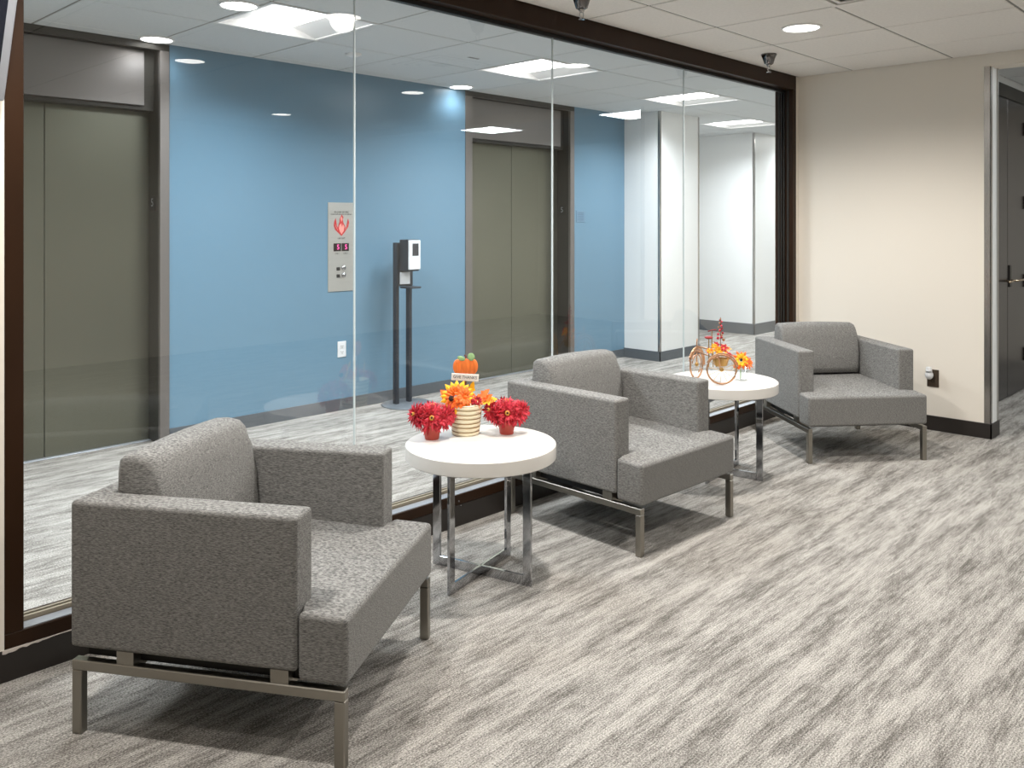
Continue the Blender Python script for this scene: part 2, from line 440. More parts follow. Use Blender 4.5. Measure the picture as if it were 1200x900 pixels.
# ragged cream caulk line below the frame at the left
bm = new_bm(); n = 34; rnd = random.Random(3)
top = []; bot = []
for i in range(n+1):
    x = .812 + i*.0085*(1+.02*i); h = .013*max(.12, 1-i/16.) * rnd.uniform(.5, 1.2)
    top.append((x, .0995+h*.1)); bot.append((x, .0985-h))
for (xa, ta), (xb, tb), (_, ba), (_, bb) in zip(top, top[1:], bot, bot[1:]):
    v = [bm.verts.new(p) for p in ((xa, YG-.0025, ba), (xb, YG-.0025, bb), (xb, YG-.0025, tb), (xa, YG-.0025, ta),
                                   (xa, YG, ba), (xb, YG, bb), (xb, YG, tb), (xa, YG, ta))]
    for f in ((0,1,2,3),(7,6,5,4),(0,4,5,1),(3,2,6,7)): bm.faces.new([v[i] for i in f])
obj('caulk_line', bm, 'caulk', win, label='ragged cream caulk line')
bm = new_bm()
for x in (2.72, 4.3):
    for dx, dz in ((0, .118), (.012, .095)): ball(bm, (x+dx, YG-.001, dz), .005, seg=8)
obj('rivet', bm, 'chrome', win)

# --- elevator lobby walls
E1 = (1.135, 2.399); E2 = (5.166, 6.50); FWD = .062
bm = new_bm()
struct('wall_lobby_left', box(-3.15, -3.0, 3.11, 7.65, 0, 2.72), 'cream', 'end wall of the elevator lobby on the left')
struct('wall_lobby_right', box(13.0, 13.15, 3.11, 7.65, 0, 2.72), 'white_wall', 'white far end wall of the elevator lobby')
bm = new_bm(); add_box(bm, 6.417, 13.0, 2.99, 3.11, 0, 2.72)
struct('wall_lobby_front', bm, 'cream', 'cream lobby wall beyond the glass')
struct('wall_blue', box(-3.0, E1[0]-FWD, YW, 5.9, 0, 2.72), 'blue', 'blue back-painted wall left of the left elevator')
w = struct('wall_blue.001', box(E1[1]+FWD, E2[0]-.081, YW, 5.9, .0, 2.72), 'blue', 'wide blue back-painted wall between the two elevators')
struct('wall_blue.002', box(E2[1]+FWD, 7.40, YW, 5.9, .0, 2.72), 'blue', 'narrow blue wall between right elevator and white column')
struct('wall_elevator', box(-3.0, 7.4, 5.9, 6.0, 0, 2.72), 'black', 'dark shaft wall behind the elevator doors')
bm = new_bm()
for a, b in ((-3.0, E1[0]-FWD), (E1[1]+FWD, E2[0]-.081), (E2[1]+FWD, 7.39)): add_box(bm, a, b, YW-.01, YW, 0, .088)
struct('baseboard_back', bm, 'base_grey', 'dark grey baseboard along the blue wall', 'baseboard')
# white column and far block with steel corner guards
struct('wall_column', box(7.40, 8.15, 5.01, 7.5, 0, 2.72), 'white_wall', 'white panelled column right of the blue wall')
struct('wall_block', box(10.0, 13.0, 5.34, 7.5, 0, 2.72), 'white_wall', 'white wall block at the far end of the lobby')
struct('wall_passage', box(8.15, 10.0, 7.5, 7.65, 0, 2.72), 'white_wall', 'white end wall of the side passage')
bm = new_bm(); add_box(bm, 7.389, 7.40, 4.999, YW, 0, .10); add_box(bm, 7.389, 8.161, 4.999, 5.01, 0, .10); add_box(bm, 8.15, 8.161, 5.01, 7.5, 0, .10)
struct('baseboard_column', bm, 'base_grey', 'slate grey baseboard around the white column', 'baseboard')
bm = new_bm(); add_box(bm, 9.989, 10.0, 5.329, 7.5, 0, .14); add_box(bm, 9.989, 13.0, 5.329, 5.34, 0, .14)
struct('baseboard_block', bm, 'base_grey', 'slate grey baseboard of the far white block', 'baseboard')
for i, (x, y, s, lb) in enumerate([(7.40, 5.01, -1, 'near'), (8.15, 5.01, 1, 'far'), (10.0, 5.34, -1, 'distant')]):
    bm = new_bm()
    if s < 0: add_box(bm, x-.004, x, y-.004, y+.022, .10, CL); add_box(bm, x, x+.022, y-.004, y, .10, CL)
    else: add_box(bm, x-.022, x+.004, y-.004, y, .10, CL); add_box(bm, x, x+.004, y, y+.022, .10, CL)
    if i == 2: bmesh.ops.scale(bm, vec=(1, 1, .984), verts=bm.verts, space=Matrix.Translation((0, 0, -CL)))
    struct('trim_%d' % (5+i), bm, 'steel', ['grey metal corner guard on the near edge of the white column',
        'thin metal corner guard on the far edge of the white column', 'metal corner guard on the far white block'][i], 'trim')

# --- elevators
def elevator(name, label, x0, x1, fl_, fr_, num):
    e = thing(name, label, 'elevator', ((x0+x1)/2, YW, 0), kind='structure')
    def B(nm, a, b, c, d, z0, z1, m, bv=.0015, lb=None):
        ox, oy = e.location[0], e.location[1]
        o = obj(nm, bevel(box(a-ox, b-ox, c-oy, d-oy, z0, z1), bv, 1), m, e, label=lb); return o
    B('door_frame', x0-fl_, x0, YW-.008, YW+.02, 0, CL-.045, 'elev_frame')
    B('door_frame', x1, x1+fr_, YW-.008, YW+.02, 0, CL-.045, 'elev_frame')
    B('door_frame', x0-fl_, x1+fr_, YW-.008, YW+.02, CL-.045, CL-.001, 'jamb')
    B('jamb', x0-fl_, x0, YW+.0205, 5.75, 0, CL, 'jamb')
    B('jamb', x1, x1+fr_, YW+.0205, 5.75, 0, CL, 'jamb')
    B('transom_panel', x0+.002, x1-.075, YW+.055, YW+.08, 2.178, CL-.05, 'transom')
    B('door_header', x0, x1, YW+.0805, 5.75, 2.15, CL, 'jamb')
    xm = (x0+x1)/2
    B('door_leaf', x0+.001, xm-.002, YD, YD+.035, .006, 2.1495, 'elev_door')
    B('door_leaf', xm+.002, x1-.001, YD, YD+.035, .006, 2.1495, 'elev_door')
    B('sill', x0, x1, YD-.035, YD+.12, .0005, .006, 'silver')
    # floor number plate on the jamb reveal
    sx = x1-.004
    B('floor_sign', sx, x1-.0003, YW+.06, YW+.14, 1.50, 1.60, 'black')
    text('floor_number', num, .075, 'silver', e, (sx-e.location[0]-.001, .10, 1.555), (PI/2, 0, -PI/2))
    return e
elevator('door_1', 'left elevator entrance with olive metal doors and dark jamb', E1[0], E1[1], FWD, FWD, '5')
elevator('door_2', 'right elevator entrance with olive metal doors beside the white column', E2[0], E2[1], .081, FWD, '5')

# --- side corridor with dark doors
struct('wall_corridor', box(6.417, 10.0, 1.945, 2.989, 0, 2.75), 'white_wall', 'light wall of the side corridor holding the dark doors')
struct('wall_corridor_end', box(10.0, 10.15, -3.0, 2.99, 0, 2.75), 'cream', 'end wall of the side corridor')
d3 = thing('door_3', 'dark brushed double door in the side corridor at the right edge', 'door', (7.82, 1.945, 0), kind='structure')
def B3(nm, a, b, y0, y1, z0, z1, m, lb=None):
    return obj(nm, bevel(box(a-7.82, b-7.82, y0-1.945, y1-1.945, z0, z1), .001, 1), m, d3, label=lb)
B3('door_frame', 6.88, 8.80, 1.915, 1.945, 2.436, 2.541, 'jamb')
B3('door_frame', 6.88, 6.94, 1.915, 1.945, 0, 2.436, 'jamb')
B3('door_frame', 8.74, 8.80, 1.915, 1.945, 0, 2.436, 'jamb')
l1 = B3('door_leaf', 6.942, 7.817, 1.925, 1.945, .01, 2.432, 'darkdoor')
l2 = B3('door_leaf', 7.826, 8.738, 1.925, 1.945, .01, 2.432, 'darkdoor')
bm = tube([(-.06, -.02, .955), (-.06, -.075, .955), (-.20, -.08, .955)], .008, 8); lathe([(0, 0), (.026, 0), (.026, .006), (0, .006)], 16, bm, -.06, 0, 0)
obj('lever_handle', tube([(-.06, -.018, .955), (-.06, -.075, .955), (-.20, -.08, .955)], .008, 8), 'brass', d3, True, 'brass lever handle')
obj('lever_handle', tube([(.06, -.018, .955), (.06, -.075, .955), (.26, -.08, .955)], .008, 8), 'brass', d3, True, 'brass lever handle')
obj('lock_plate', bevel(box(.035, .085, -.03, -.0195, .90, 1.08), .004, 1), 'jamb', d3)
for z in (.30, .93, 1.60, 2.23):
    B3('hinge', 8.34, 8.50, 1.905, 1.925, z-.055, z+.055, 'brown')

# ============================================================ CEILING FIXTURES
def troffer(loc, label, power):
    t = thing('ceiling_light', label, 'ceiling light', loc, group=None)
    w, d = PX/2-.004, .331-.004
    bm = new_bm()
    fr = .022
    add_box(bm, -w, w, -d, -d+fr, -.003, .02); add_box(bm, -w, w, d-fr, d, -.003, .02)
    add_box(bm, -w, -w+fr, -d+fr, d-fr, -.003, .02); add_box(bm, w-fr, w, -d+fr, d-fr, -.003, .02)
    obj('frame', bm, 'trim_white', t)
    obj('housing', box(-w+fr, w-fr, -d+fr, d-fr, .066, .07), 'trim_white', t)
    # curved side reflectors running along y, bright basket in the middle
    for s in (-1, 1):
        bm = new_bm(); pr = []
        for k in range(7):
            a = k/6; x = s*(w-fr - a*(w-fr-.085)); z = .055*math.sin(a*PI/2)*.95+.004
            pr.append((x, z))
        rows = [[bm.verts.new((x, y, z)) for x, z in pr] for y in (-d+fr, d-fr)]
        for k in range(6): bm.faces.new((rows[0][k], rows[0][k+1], rows[1][k+1], rows[1][k]))
        for r_, y in ((rows[0], -d+fr), (rows[1], d-fr)):
            pass
        obj('reflector', bm, 'trim_white', t, True)
    for s in (-1, 1):
        obj('end_cap', box(-w+fr, w-fr, *sorted((s*(d-.006), s*(d-fr))), .0205, .07), 'trim_white', t)
    bm = new_bm(); n = 8
    prof = [(-.085, .056)] + [(-.085*math.cos(PI*k/n), .03-.026*math.sin(PI*k/n)) for k in range(n+1)] + [(.085, .056)]
    ra = [bm.verts.new((x, -d+fr, z)) for x, z in prof]; rb = [bm.verts.new((x, d-fr, z)) for x, z in prof]
    m_ = len(prof)
    for k in range(m_): bm.faces.new((ra[k], ra[(k+1) % m_], rb[(k+1) % m_], rb[k]))
    bm.faces.new(ra); bm.faces.new(list(reversed(rb)))
    obj('diffuser', bm, 'lamp', t)
    area('lamp', t, (0, 0, -.012), .56, power, C_LOBBY, spread=math.radians(150))
    return t
names = {0: 'square ceiling light over the lobby nearest the left elevator', 3: 'square ceiling light above the right elevator, crossed by a glass joint',
         6: 'square ceiling light just in front of the white column', 9: 'farthest visible square ceiling light beyond the white column',
         -3: 'square ceiling light in the lobby left of the picture', -6: 'leftmost square ceiling light of the lobby, out of view',
         12: 'last square ceiling light at the lobby end, out of view'}
for k, r in lights_l:
    y = {1: 4.336, 2: 4.9985}[r]
    troffer((LX+PX*(k+.5), y, CL), names[k], P_TROFFER)

def downlight(loc, label, power, warm=True, r=.1, ang=158):
    t = thing('downlight', label, 'downlight', loc, group=None)
    obj('trim_ring', lathe([(r, -.0001), (r+.014, -.0001), (r+.012, -.006), (r, -.008), (r-.004, 0)], 32), 'trim_white', t, True)
    obj('lens', lathe([(0, -.004), (r-.003, -.004), (r-.003, -.001), (0, -.001)], 32), 'lamp_warm' if warm else 'lamp', t)
    if power > 0: spot('lamp', t, (0, 0, -.02), power, C_ROOM if warm else C_LOBBY, ang, .6)
    return t
downlight((4.67, 2.20, CE), 'round downlight in the seating room ceiling near the cream wall', P_ROOM)
for x, y, p_, w_ in ((2.70, 2.20, 1, 'round downlight in the seating room above the near white table'),
                     (.73, 2.20, 1, 'round downlight in the seating room above the left end of the glass'),
                     (4.67, .4, .42, 'round downlight of the seating room by the side corridor'),
                     (2.70, .4, .5, 'round downlight of the seating room over the open floor'),
                     (.73, .4, .3, 'round downlight of the seating room just behind the camera'),
                     (4.67, -1.7, .3, 'round downlight near the back wall by the side corridor'),
                     (1.6, -1.7, .25, 'round downlight behind the camera near the back wall')):
    downlight((x, y, CE), w_, P_ROOM*p_)
for x, y, w_ in ((2.33, 5.345, 'small round downlight at the wall above the left elevator'), (2.27, 4.20, 'round downlight beside the nearest square ceiling light in the lobby'),
                 (4.93, 5.345, 'small round downlight at the wall left of the right elevator')):
    downlight((x, y, CL), w_, 6, False, .095)
for x, y, s in ((7.6, .6, 'nearest the dark doors'), (7.6, -1.6, 'at the corridor back')):
    t = thing('ceiling_panel_light', 'square panel light in the side corridor ceiling %s' % s, 'ceiling light', (x, y, 2.61))
    obj('frame', bevel(box(-.31, .31, -.31, .31, -.008, 0), .002, 1), 'trim_white', t)
    obj('diffuser', box(-.28, .28, -.28, .28, -.0095, -.0081), 'lamp_panel', t)
    area('lamp', t, (0, 0, -.015), .56, P_CORR, C_LOBBY)

# vent in the room ceiling (nested square louvres)
v = thing('ceiling_vent', 'square louvred air vent at the top edge of the seating room ceiling', 'vent', (4.0, 1.53, CE))
W2, D2 = .329, .335
def ring(w, d, t_, z0, z1):
    bm = new_bm(); add_box(bm, -w, w, -d, -d+t_, z0, z1); add_box(bm, -w, w, d-t_, d, z0, z1)
    add_box(bm, -w, -w+t_, -d+t_, d-t_, z0, z1); add_box(bm, w-t_, w, -d+t_, d-t_, z0, z1); return bm
obj('frame', ring(W2, D2, .03, -.006, .006), 'tile_room', v)
obj('backing', box(-W2+.03, W2-.03, -D2+.03, D2-.03, .004, .0075), 'vent_dark', v)
for k in range(4):
    obj('louvre', ring(.285-.06*k, .29-.06*k, .02, -.004-.002*k, .003), 'tile_room', v)

# sprinklers
def sprinkler(loc, label):
    t = thing('sprinkler_head', label, 'sprinkler', loc)
    obj('escutcheon', lathe([(.050, -.0002), (.052, -.006), (.040, -.028), (.029, -.064), (.022, -.068), (0, -.068)], 24), 'dark_chrome', t, True)
    obj('nozzle', lathe([(0, -.06), (.013, -.062), (.015, -.074), (.009, -.084), (0, -.084)], 16), 'steel', t, True)
    bm = new_bm()
    for s in (-1, 1): tube([(s*.011, 0, -.08), (s*.016, 0, -.098), (s*.006, 0, -.116)], .003, 6, bm)
    obj('yoke', bm, 'steel', t)
    obj('deflector', lathe([(0, -.116), (.015, -.117), (.016, -.12), (0, -.122)], 16), 'chrome', t)
sprinkler((3.262, 2.665, CE), 'chrome sprinkler head hanging at the top centre above the brown frame')
sprinkler((5.255, 2.70, CE), 'chrome sprinkler head hanging left of the cream wall corner')
t = thing('smoke_detector', 'small flat round detector on the lobby ceiling beside a glass joint', 'detector', (3.461, 4.835, CL))
obj('housing', lathe([(.055, 0), (.055, -.01), (.03, -.02), (0, -.022)], 24), 'trim_white', t, True)
t = tag(obj('ceiling_slot', bevel(box(-.05, .05, -.012, .012, -.002, 0), .0008, 1), 'grid'), 'small dark slot in a lobby ceiling tile', 'slot'); t.location = (4.135, 4.352, CL)

# ============================================================ WALL FITTINGS
# elevator call panel
PXm = 3.795
cp = thing('elevator_call_panel', 'tall stainless call panel with red flame emblem on the blue wall', 'call panel', (PXm, YW, .905))
obj('plate', bevel(box(-.119, .119, -.006, 0, 0, .675), .002, 1), 'panel', cp)
def T(nm, s, size, m, x, z, sx=1.0): return text(nm, s, size, m, cp, (x, -.0066, z), (PI/2, 0, 0), sx=sx)
T('notice_lettering', 'IN CASE OF FIRE', .018, 'ink', 0, .602)
T('notice_lettering', 'ELEVATORS ARE OUT OF SERVICE', .0125, 'ink', 0, .585)
T('notice_lettering', 'USE EXIT', .017, 'ink', 0, .402)
def flame(pts, m, y, nm='fire_emblem'):
    bm = new_bm(); a = [bm.verts.new((x, y, z)) for x, z in pts]; b = [bm.verts.new((x, y-.0006, z)) for x, z in pts]
    bm.faces.new(a); bm.faces.new(list(reversed(b)))
    for i in range(len(pts)): bm.faces.new((a[i], b[i], b[(i+1) % len(pts)], a[(i+1) % len(pts)]))
    return obj(nm, bm, m, cp)
flame([(0, .42), (.03, .45), (.062, .49), (.07, .525), (.06, .555), (.052, .528), (.045, .50), (.034, .478), (.03, .50), (.018, .52), (.012, .545), (.018, .565), (.006, .578), (.002, .588),
       (-.006, .57), (-.016, .552), (-.018, .53), (-.026, .51), (-.032, .482), (-.042, .50), (-.046, .525), (-.052, .558), (-.066, .53), (-.07, .50), (-.058, .468), (-.03, .445)], 'red_print', -.0064)
flame([(0, .435), (.02, .46), (.026, .49), (.012, .51), (.004, .485), (-.002, .515), (-.018, .505), (-.024, .475), (-.014, .452)], 'pink_print', -.0072)
flame([(.034, .464), (.05, .49), (.055, .515), (.046, .49), (.036, .475)], 'pink_print', -.0072)
flame([(-.034, .462), (-.052, .49), (-.058, .515), (-.046, .487), (-.037, .473)], 'pink_print', -.0072)
flame([(0, .53), (.009, .545), (.006, .56), (-.004, .57), (-.009, .548)], 'pink_print', -.0072)
for x in (-.038, .034):
    obj('floor_display', bevel(box(x-.033, x+.033, -.009, -.006, .305, .365), .001, 1), 'display', cp)
    text('display_digit', '5', .052, 'digit', cp, (x+.006, -.0095, .335), (PI/2, 0, 0))
T('display_lettering', 'CAR 1', .014, 'ink', -.038, .287); T('display_lettering', 'CAR 2', .014, 'ink', .036, .287)
for z in (.172, .118):
    obj('key_switch', bevel(box(-.046, -.014, -.010, -.006, z-.014, z+.012), .002, 1), 'black', cp)
    bm = lathe([(0, .014), (.015, .013), (.018, .008), (.018, 0), (0, 0)], 20)
    bmesh.ops.rotate(bm, cent=(0, 0, 0), matrix=Matrix.Rotation(PI/2, 3, 'X'), verts=bm.verts)
    bmesh.ops.translate(bm, vec=(.018, -.006, z+.006), verts=bm.verts)
    obj('call_button', bm, 'chrome', cp, True)

def outlet(name, label, loc, rotz, plate_m):
    t = thing(name, label, 'outlet', loc, rotz)
    obj('cover_plate', bevel(box(-.038, .038, -.006, 0, -.06, .06), .002, 1), plate_m, t)
    for z in (-.022, .022):
        r_ = obj('receptacle', bevel(box(-.017, .017, -.0085, -.0062, z-.015, z+.015), .003, 1), plate_m, t)
        bm = new_bm(); add_box(bm, -.009, -.006, -.0092, -.0086, z-.003, z+.008); add_box(bm, .006, .009, -.0092, -.0086, z-.003, z+.008); add_box(bm, -.003, .003, -.0092, -.0086, z-.011, z-.006)
        obj('slot', bm, 'black', r_)
    return t
outlet('wall_outlet', 'white electrical outlet low on the blue wall', (3.80, YW, .463), 0, 'outlet_white')
outlet('wall_outlet', 'brown electrical outlet low on the cream wall', (XC, 1.995, .357), PI/2*3, 'outlet_brown')
# local -y of the outlet must face -x
o2 = bpy.data.objects['wall_outlet.001']; o2.rotation_euler = (0, 0, -PI/2)
af = thing('plug_in_freshener', 'white plug-in air freshener stuck in the brown outlet', 'air freshener', (XC-.009, 2.008, .40), -PI/2)
obj('cap', lathe([(0, .032), (.016, .03), (.02, .022), (.02, .006), (.024, .001), (.0, 0)], 20, None, 0, -.036, .008), 'outlet_white', af, True)
obj('body', ball(new_bm(), (0, -.030, -.018), .027, 1, .95, 1.1, 16), 'outlet_white', af, True)
obj('dial', lathe([(0, .0), (.017, .0), (.017, -.006), (0, -.006)], 20, None, 0, -.036, .0085), 'grey_base', af)
# plaque on the narrow blue wall
pl = thing('wall_plaque', 'small blue-grey lettered plaque beside the right elevator', 'sign', (6.665, YW, 1.49))
obj('plate', bevel(box(-.07, .07, -.005, 0, -.055, .06), .002, 1), 'plaque', pl)
bm = new_bm()
for z in (.035, .018, 0., -.018, -.035): add_box(bm, -.05, .045, -.0056, -.005, z-.004, z+.004)
obj('raised_line', bm, 'plaque_dark', pl)

# wall television, tilted, at the left edge
tv = thing('television', 'wall-mounted television with silver bezel at the top left edge', 'television', (.25, 2.925, 1.80))
tv.rotation_euler = (math.radians(24), 0, 0)
obj('housing', bevel(box(-.55, .55, -.03, .02, 0, .62), .006, 2), 'silver', tv)
obj('screen', box(-.525, .525, -.0325, -.0301, .025, .595), 'screen', tv)
obj('bracket', box(-.1, .1, .0205, .032, .02, .06), 'black', tv)

# hand sanitizer stand in the lobby
ds = thing('sanitizer_stand', 'free-standing black hand sanitizer dispenser in front of the blue wall', 'dispenser', (4.275, 5.245, 0), 0)
obj('base_plate', lathe([(0, 0), (.205, 0), (.21, .003), (.205, .008), (0, .008)], 48), 'grey_base', ds, True)
DA = math.radians(2)
def rot_thing_box(nm, a, b, c, d, z0, z1, m, bv=.002, lb=None):
    return obj(nm, bevel(box(a, b, c, d, z0, z1), bv, 1), m, ds, label=lb)
rot_thing_box('post', -.085, -.057, .04, .085, .008, 1.27, 'dispenser_black')
rot_thing_box('post', .045, .073, .04, .085, .008, 1.27, 'dispenser_black')
rot_thing_box('back_plate', -.085, .073, .03, .04, .93, 1.27, 'dispenser_black')
hs = rot_thing_box('dispenser_housing', -.065, .055, -.075, .03, 1.05, 1.295, 'dispenser_black', .006)
fp = rot_thing_box('front_cover', -.063, .053, -.090, -.075, 1.062, 1.29, 'dispenser_white', .004, 'white front cover')
obj('level_window', box(-.03, .03, -.0915, -.0901, 1.17, 1.265), 'window_dark', fp)
rot_thing_box('notice_plate', -.06, .035, .018, .029, .945, 1.04, 'dispenser_white', .001, 'white notice plate below the housing')
rot_thing_box('drip_tray', -.06, .06, -.09, .03, .915, .928, 'dispenser_black', .003)

# ============================================================ ARMCHAIRS
# local x = towards the front of the chair, local y = sitter's left
def make_chair(label):
    t = thing('armchair', label, 'armchair', group='grey armchairs in front of the glass')
    hw = .372
    # legs and rails
    for s in (-1, 1):
        yo, yi = s*hw, s*(hw-.028)
        y0, y1 = min(yo, yi), max(yo, yi)
        for f0, f1 in ((.375, .405), (-.405, -.375)):
            obj('leg', bevel(box(f0, f1, y0, y1, 0, .178), .0025, 1), 'satin', t)
        obj('side_rail', bevel(box(-.405, .405, y0, y1, .178, .206), .0025, 1), 'satin', t)
        for f in (-.24, .22):
            obj('spacer', box(f-.026, f+.026, min(s*.30, s*.368), max(s*.30, s*.368), .206, .242), 'satin', t)
    for f in (-.24, .22):
        obj('cross_bar', bevel(box(f-.02, f+.02, -hw+.028, hw-.028, .182, .206), .002, 1), 'satin', t)
    obj('base_panel', box(-.38, .36, -.335, .335, .2065, .24), 'black', t)
    # seat: T-shaped cushion
    pts = [(-.30, -.268), (.272, -.268), (.272, -hw), (.412, -hw), (.412, hw), (.272, hw), (.272, .268), (-.30, .268)]
    bm = prism(pts, .217, .418)
    for v_ in bm.verts:
        if v_.co.z > .3: v_.co.z = .424 - .03*max(0, (v_.co.x-(-.3))/.71)
    bevel(bm, .016, 3)
    obj('seat', bm, 'fabric', t, 'w')
    # armrests
    for s in (-1, 1):
        y0, y1 = sorted((s*.27, s*hw))
        bm = box(-.412, .27, y0, y1, .24, .648); bevel(bm, .013, 3)
        obj('armrest', bm, 'fabric', t, 'w')
    bm = box(-.412, -.352, -.271, .271, .24, .646); bevel(bm, .012, 3)
    obj('back_panel', bm, 'fabric', t, 'w')
    # back cushion: leaning slab with softly rounded, slightly crowned shape
    n = 12
    bm = new_bm(); yh = .262
    # side outline in x/z, then loft across y with rounding
    prof = [(-.345, .43), (-.345, .60), (-.350, .70), (-.345, .733), (-.328, .746), (-.285, .750), (-.245, .743), (-.222, .722), (-.205, .66), (-.185, .56), (-.172, .47), (-.18, .432)]
    ys = [-1, -.6, -.2, .2, .6, 1]
    rings = []
    cx, cz = -.268, .585
    for q in ys:
        crown = 1 + .05*(1-q*q)
        rings.append([bm.verts.new((x + (.012*(1-q*q) if x > -.25 else 0), q*yh, z if z < .5 else cz+(z-cz)*crown)) for x, z in prof])
    m_ = len(prof)
    for a, b in zip(rings, rings[1:]):
        for i in range(m_): bm.faces.new((a[i], a[(i+1) % m_], b[(i+1) % m_], b[i]))
    ends = [bm.faces.new(rings[0]), bm.faces.new(list(reversed(rings[-1])))]
    ed = [e for e in bm.edges if len(e.link_faces) == 2 and any(f in ends for f in e.link_faces)]
    bmesh.ops.bevel(bm, geom=ed, offset=.022, segments=4, profile=.5, affect='EDGES')
    o = obj('backrest', bm, 'fabric', t, True)
    # black foot glides
    return t
c_1 = make_chair('grey armchair nearest the camera, at the left of the picture')
dup(c_1, (3.378, 2.52, 0), math.radians(-91.5), 'grey armchair in the middle, between the two white tables')
dup(c_1, (5.400, 2.315, 0), math.radians(-130), 'grey armchair farthest away, in front of the cream wall')
c_1.location = (1.397, 2.390, 0); c_1.rotation_euler = (0, 0, math.radians(-58))

# ============================================================ SIDE TABLES
def make_table(label):
    t = thing('side_table', label, 'table', group='round white side tables')
    R = .305
    obj('tabletop', lathe([(0, .478), (R-.004, .478), (R, .482), (R, .531), (R-.004, .535), (0, .535)], 96), 'white_lam', t, 'w')
    r = .215; hw = .018; th = .006
    for a, z1, ztop in ((0, .04, .0), (PI/2, .04, .0)):
        rm = Matrix.Rotation(a, 3, 'Z')
        for s in (-1, 1):
            bm = box(s*r-hw, s*r+hw, -th, th, 0, .478); bevel(bm, .0012, 1)
            bmesh.ops.rotate(bm, cent=(0, 0, 0), matrix=rm, verts=bm.verts)
            obj('leg', bm, 'chrome', t)
        for z0 in (0, .438):
            bm = box(-r+hw, r-hw, -th, th, z0+.0005, z0+.0395); bevel(bm, .0012, 1)
            bmesh.ops.rotate(bm, cent=(0, 0, 0), matrix=rm, verts=bm.verts)
            obj('cross_bar', bm, 'chrome', t)
    return t
t1 = make_table('round white side table with flower pots, nearest the camera')
dup(t1, (4.325, 2.505, 0), math.radians(8), 'round white side table with the wire cycle ornament on it')
t1.location = (2.408, 2.492, 0); t1.rotation_euler = (0, 0, math.radians(14))
ZT = .535

# ============================================================ FLOWERS AND POTS
def petal(bm, base, d, L_, w, up, curl=.25, mi=0):
    """a thin pointed petal from base along d, 3 segments, with thickness"""
    d = d.normalized(); side = d.cross(up).normalized(); nrm = side.cross(d).normalized()
    st = [(0, .35, 0), (.35, 1, .08), (.72, .8, .02), (1, 0, -curl)]
    prev = None
    for k, ww, c in st:
        p = base + d*L_*k + nrm*L_*c
        if ww == 0: cur = [bm.verts.new(p)]
        else: cur = [bm.verts.new(p-side*w*ww*.5), bm.verts.new(p+nrm*w*.16), bm.verts.new(p+side*w*ww*.5), bm.verts.new(p-nrm*w*.1)]
        if prev:
            if len(cur) == 4:
                for i in range(4): bm.faces.new((prev[i], prev[(i+1) % 4], cur[(i+1) % 4], cur[i])).material_index = mi
            else:
                for i in range(4): bm.faces.new((prev[i], prev[(i+1) % 4], cur[0])).material_index = mi
        prev = cur
def mum_head(c, axis, R, rnd, n=84):
    """chrysanthemum head: layered narrow petals round a facing axis"""
    bm = new_bm(); axis = axis.normalized()
    ref = Vector((0, 0, 1)) if abs(axis.z) < .9 else Vector((1, 0, 0))
    u = axis.cross(ref).normalized(); v_ = axis.cross(u)
    for i in range(n):
        layer = i % 3
        a = 2.39996*i + rnd.uniform(-.12, .12)
        el = (.05, .45, .85)[layer] + rnd.uniform(-.14, .14)
        d = (u*math.cos(a)+v_*math.sin(a))*math.cos(el) + axis*math.sin(el)
        L_ = R*(1.0, .88, .66)[layer]*rnd.uniform(.85, 1.1)
        petal(bm, c + d*R*.12, d, L_, R*.18, axis, .12, 0 if rnd.random() < .62 else 1)
    return bm
def potted_mum(label, loc, seed, rotz):
    t = thing('potted_flower', label, 'flower pot', loc, rotz, group='red potted flowers on the near table')
    obj('pot', lathe([(0, 0), (.027, 0), (.029, .002), (.0375, .058), (.039, .06), (.0375, .064), (.034, .063), (.030, .045), (0, .045)], 36), 'red_pot', t, True)
    rnd = random.Random(seed)
    camd = Vector((-.62, -.68, .28))
    heads = [(Vector((-.012, -.014, .088)), camd, .064), (Vector((.014, -.044, .084)), Vector((-.2, -1, .1)), .05), (Vector((-.044, .014, .084)), Vector((-1, .3, .1)), .05), (Vector((.042, -.042, .095)), Vector((.1, -1, .25)), .05),
             (Vector((-.042, .042, .098)), Vector((-1, .1, .3)), .052), (Vector((.014, .014, .112)), Vector((.0, .0, 1)), .055),
             (Vector((.03, .05, .095)), Vector((.6, .7, .4)), .052)]
    inv = Matrix.Rotation(-rotz, 3, 'Z')
    for c, ax, R in heads:
        c2, ax2 = inv @ c, inv @ ax
        h = obj('flower_head', mum_head(c2, ax2, R, rnd), ['petal_red', 'petal_pink'], t)
        ax2 = ax2.normalized()
        if R < .0505: continue
        e = obj('flower_eye', ball(new_bm(), c2+ax2*R*.42, R*.17, seg=10), 'flower_eye', h, True)
        obj('flower_eye_core', ball(new_bm(), c2+ax2*R*.54, R*.08, seg=8), 'flower_dark', h, True)
    bm = new_bm()
    for c, ax, R in heads: tube([(0, 0, .04), tuple(inv @ (c*.5)), tuple(inv @ c)], .003, 5, bm)
    obj('stems', bm, 'leaf_green', t)
    return t
potted_mum('small red pot of red flowers left of the striped pot', (2.308, 2.678, ZT), 5, 0)
potted_mum('small red pot of red flowers right of the striped pot', (2.583, 2.517, ZT), 11, .9)

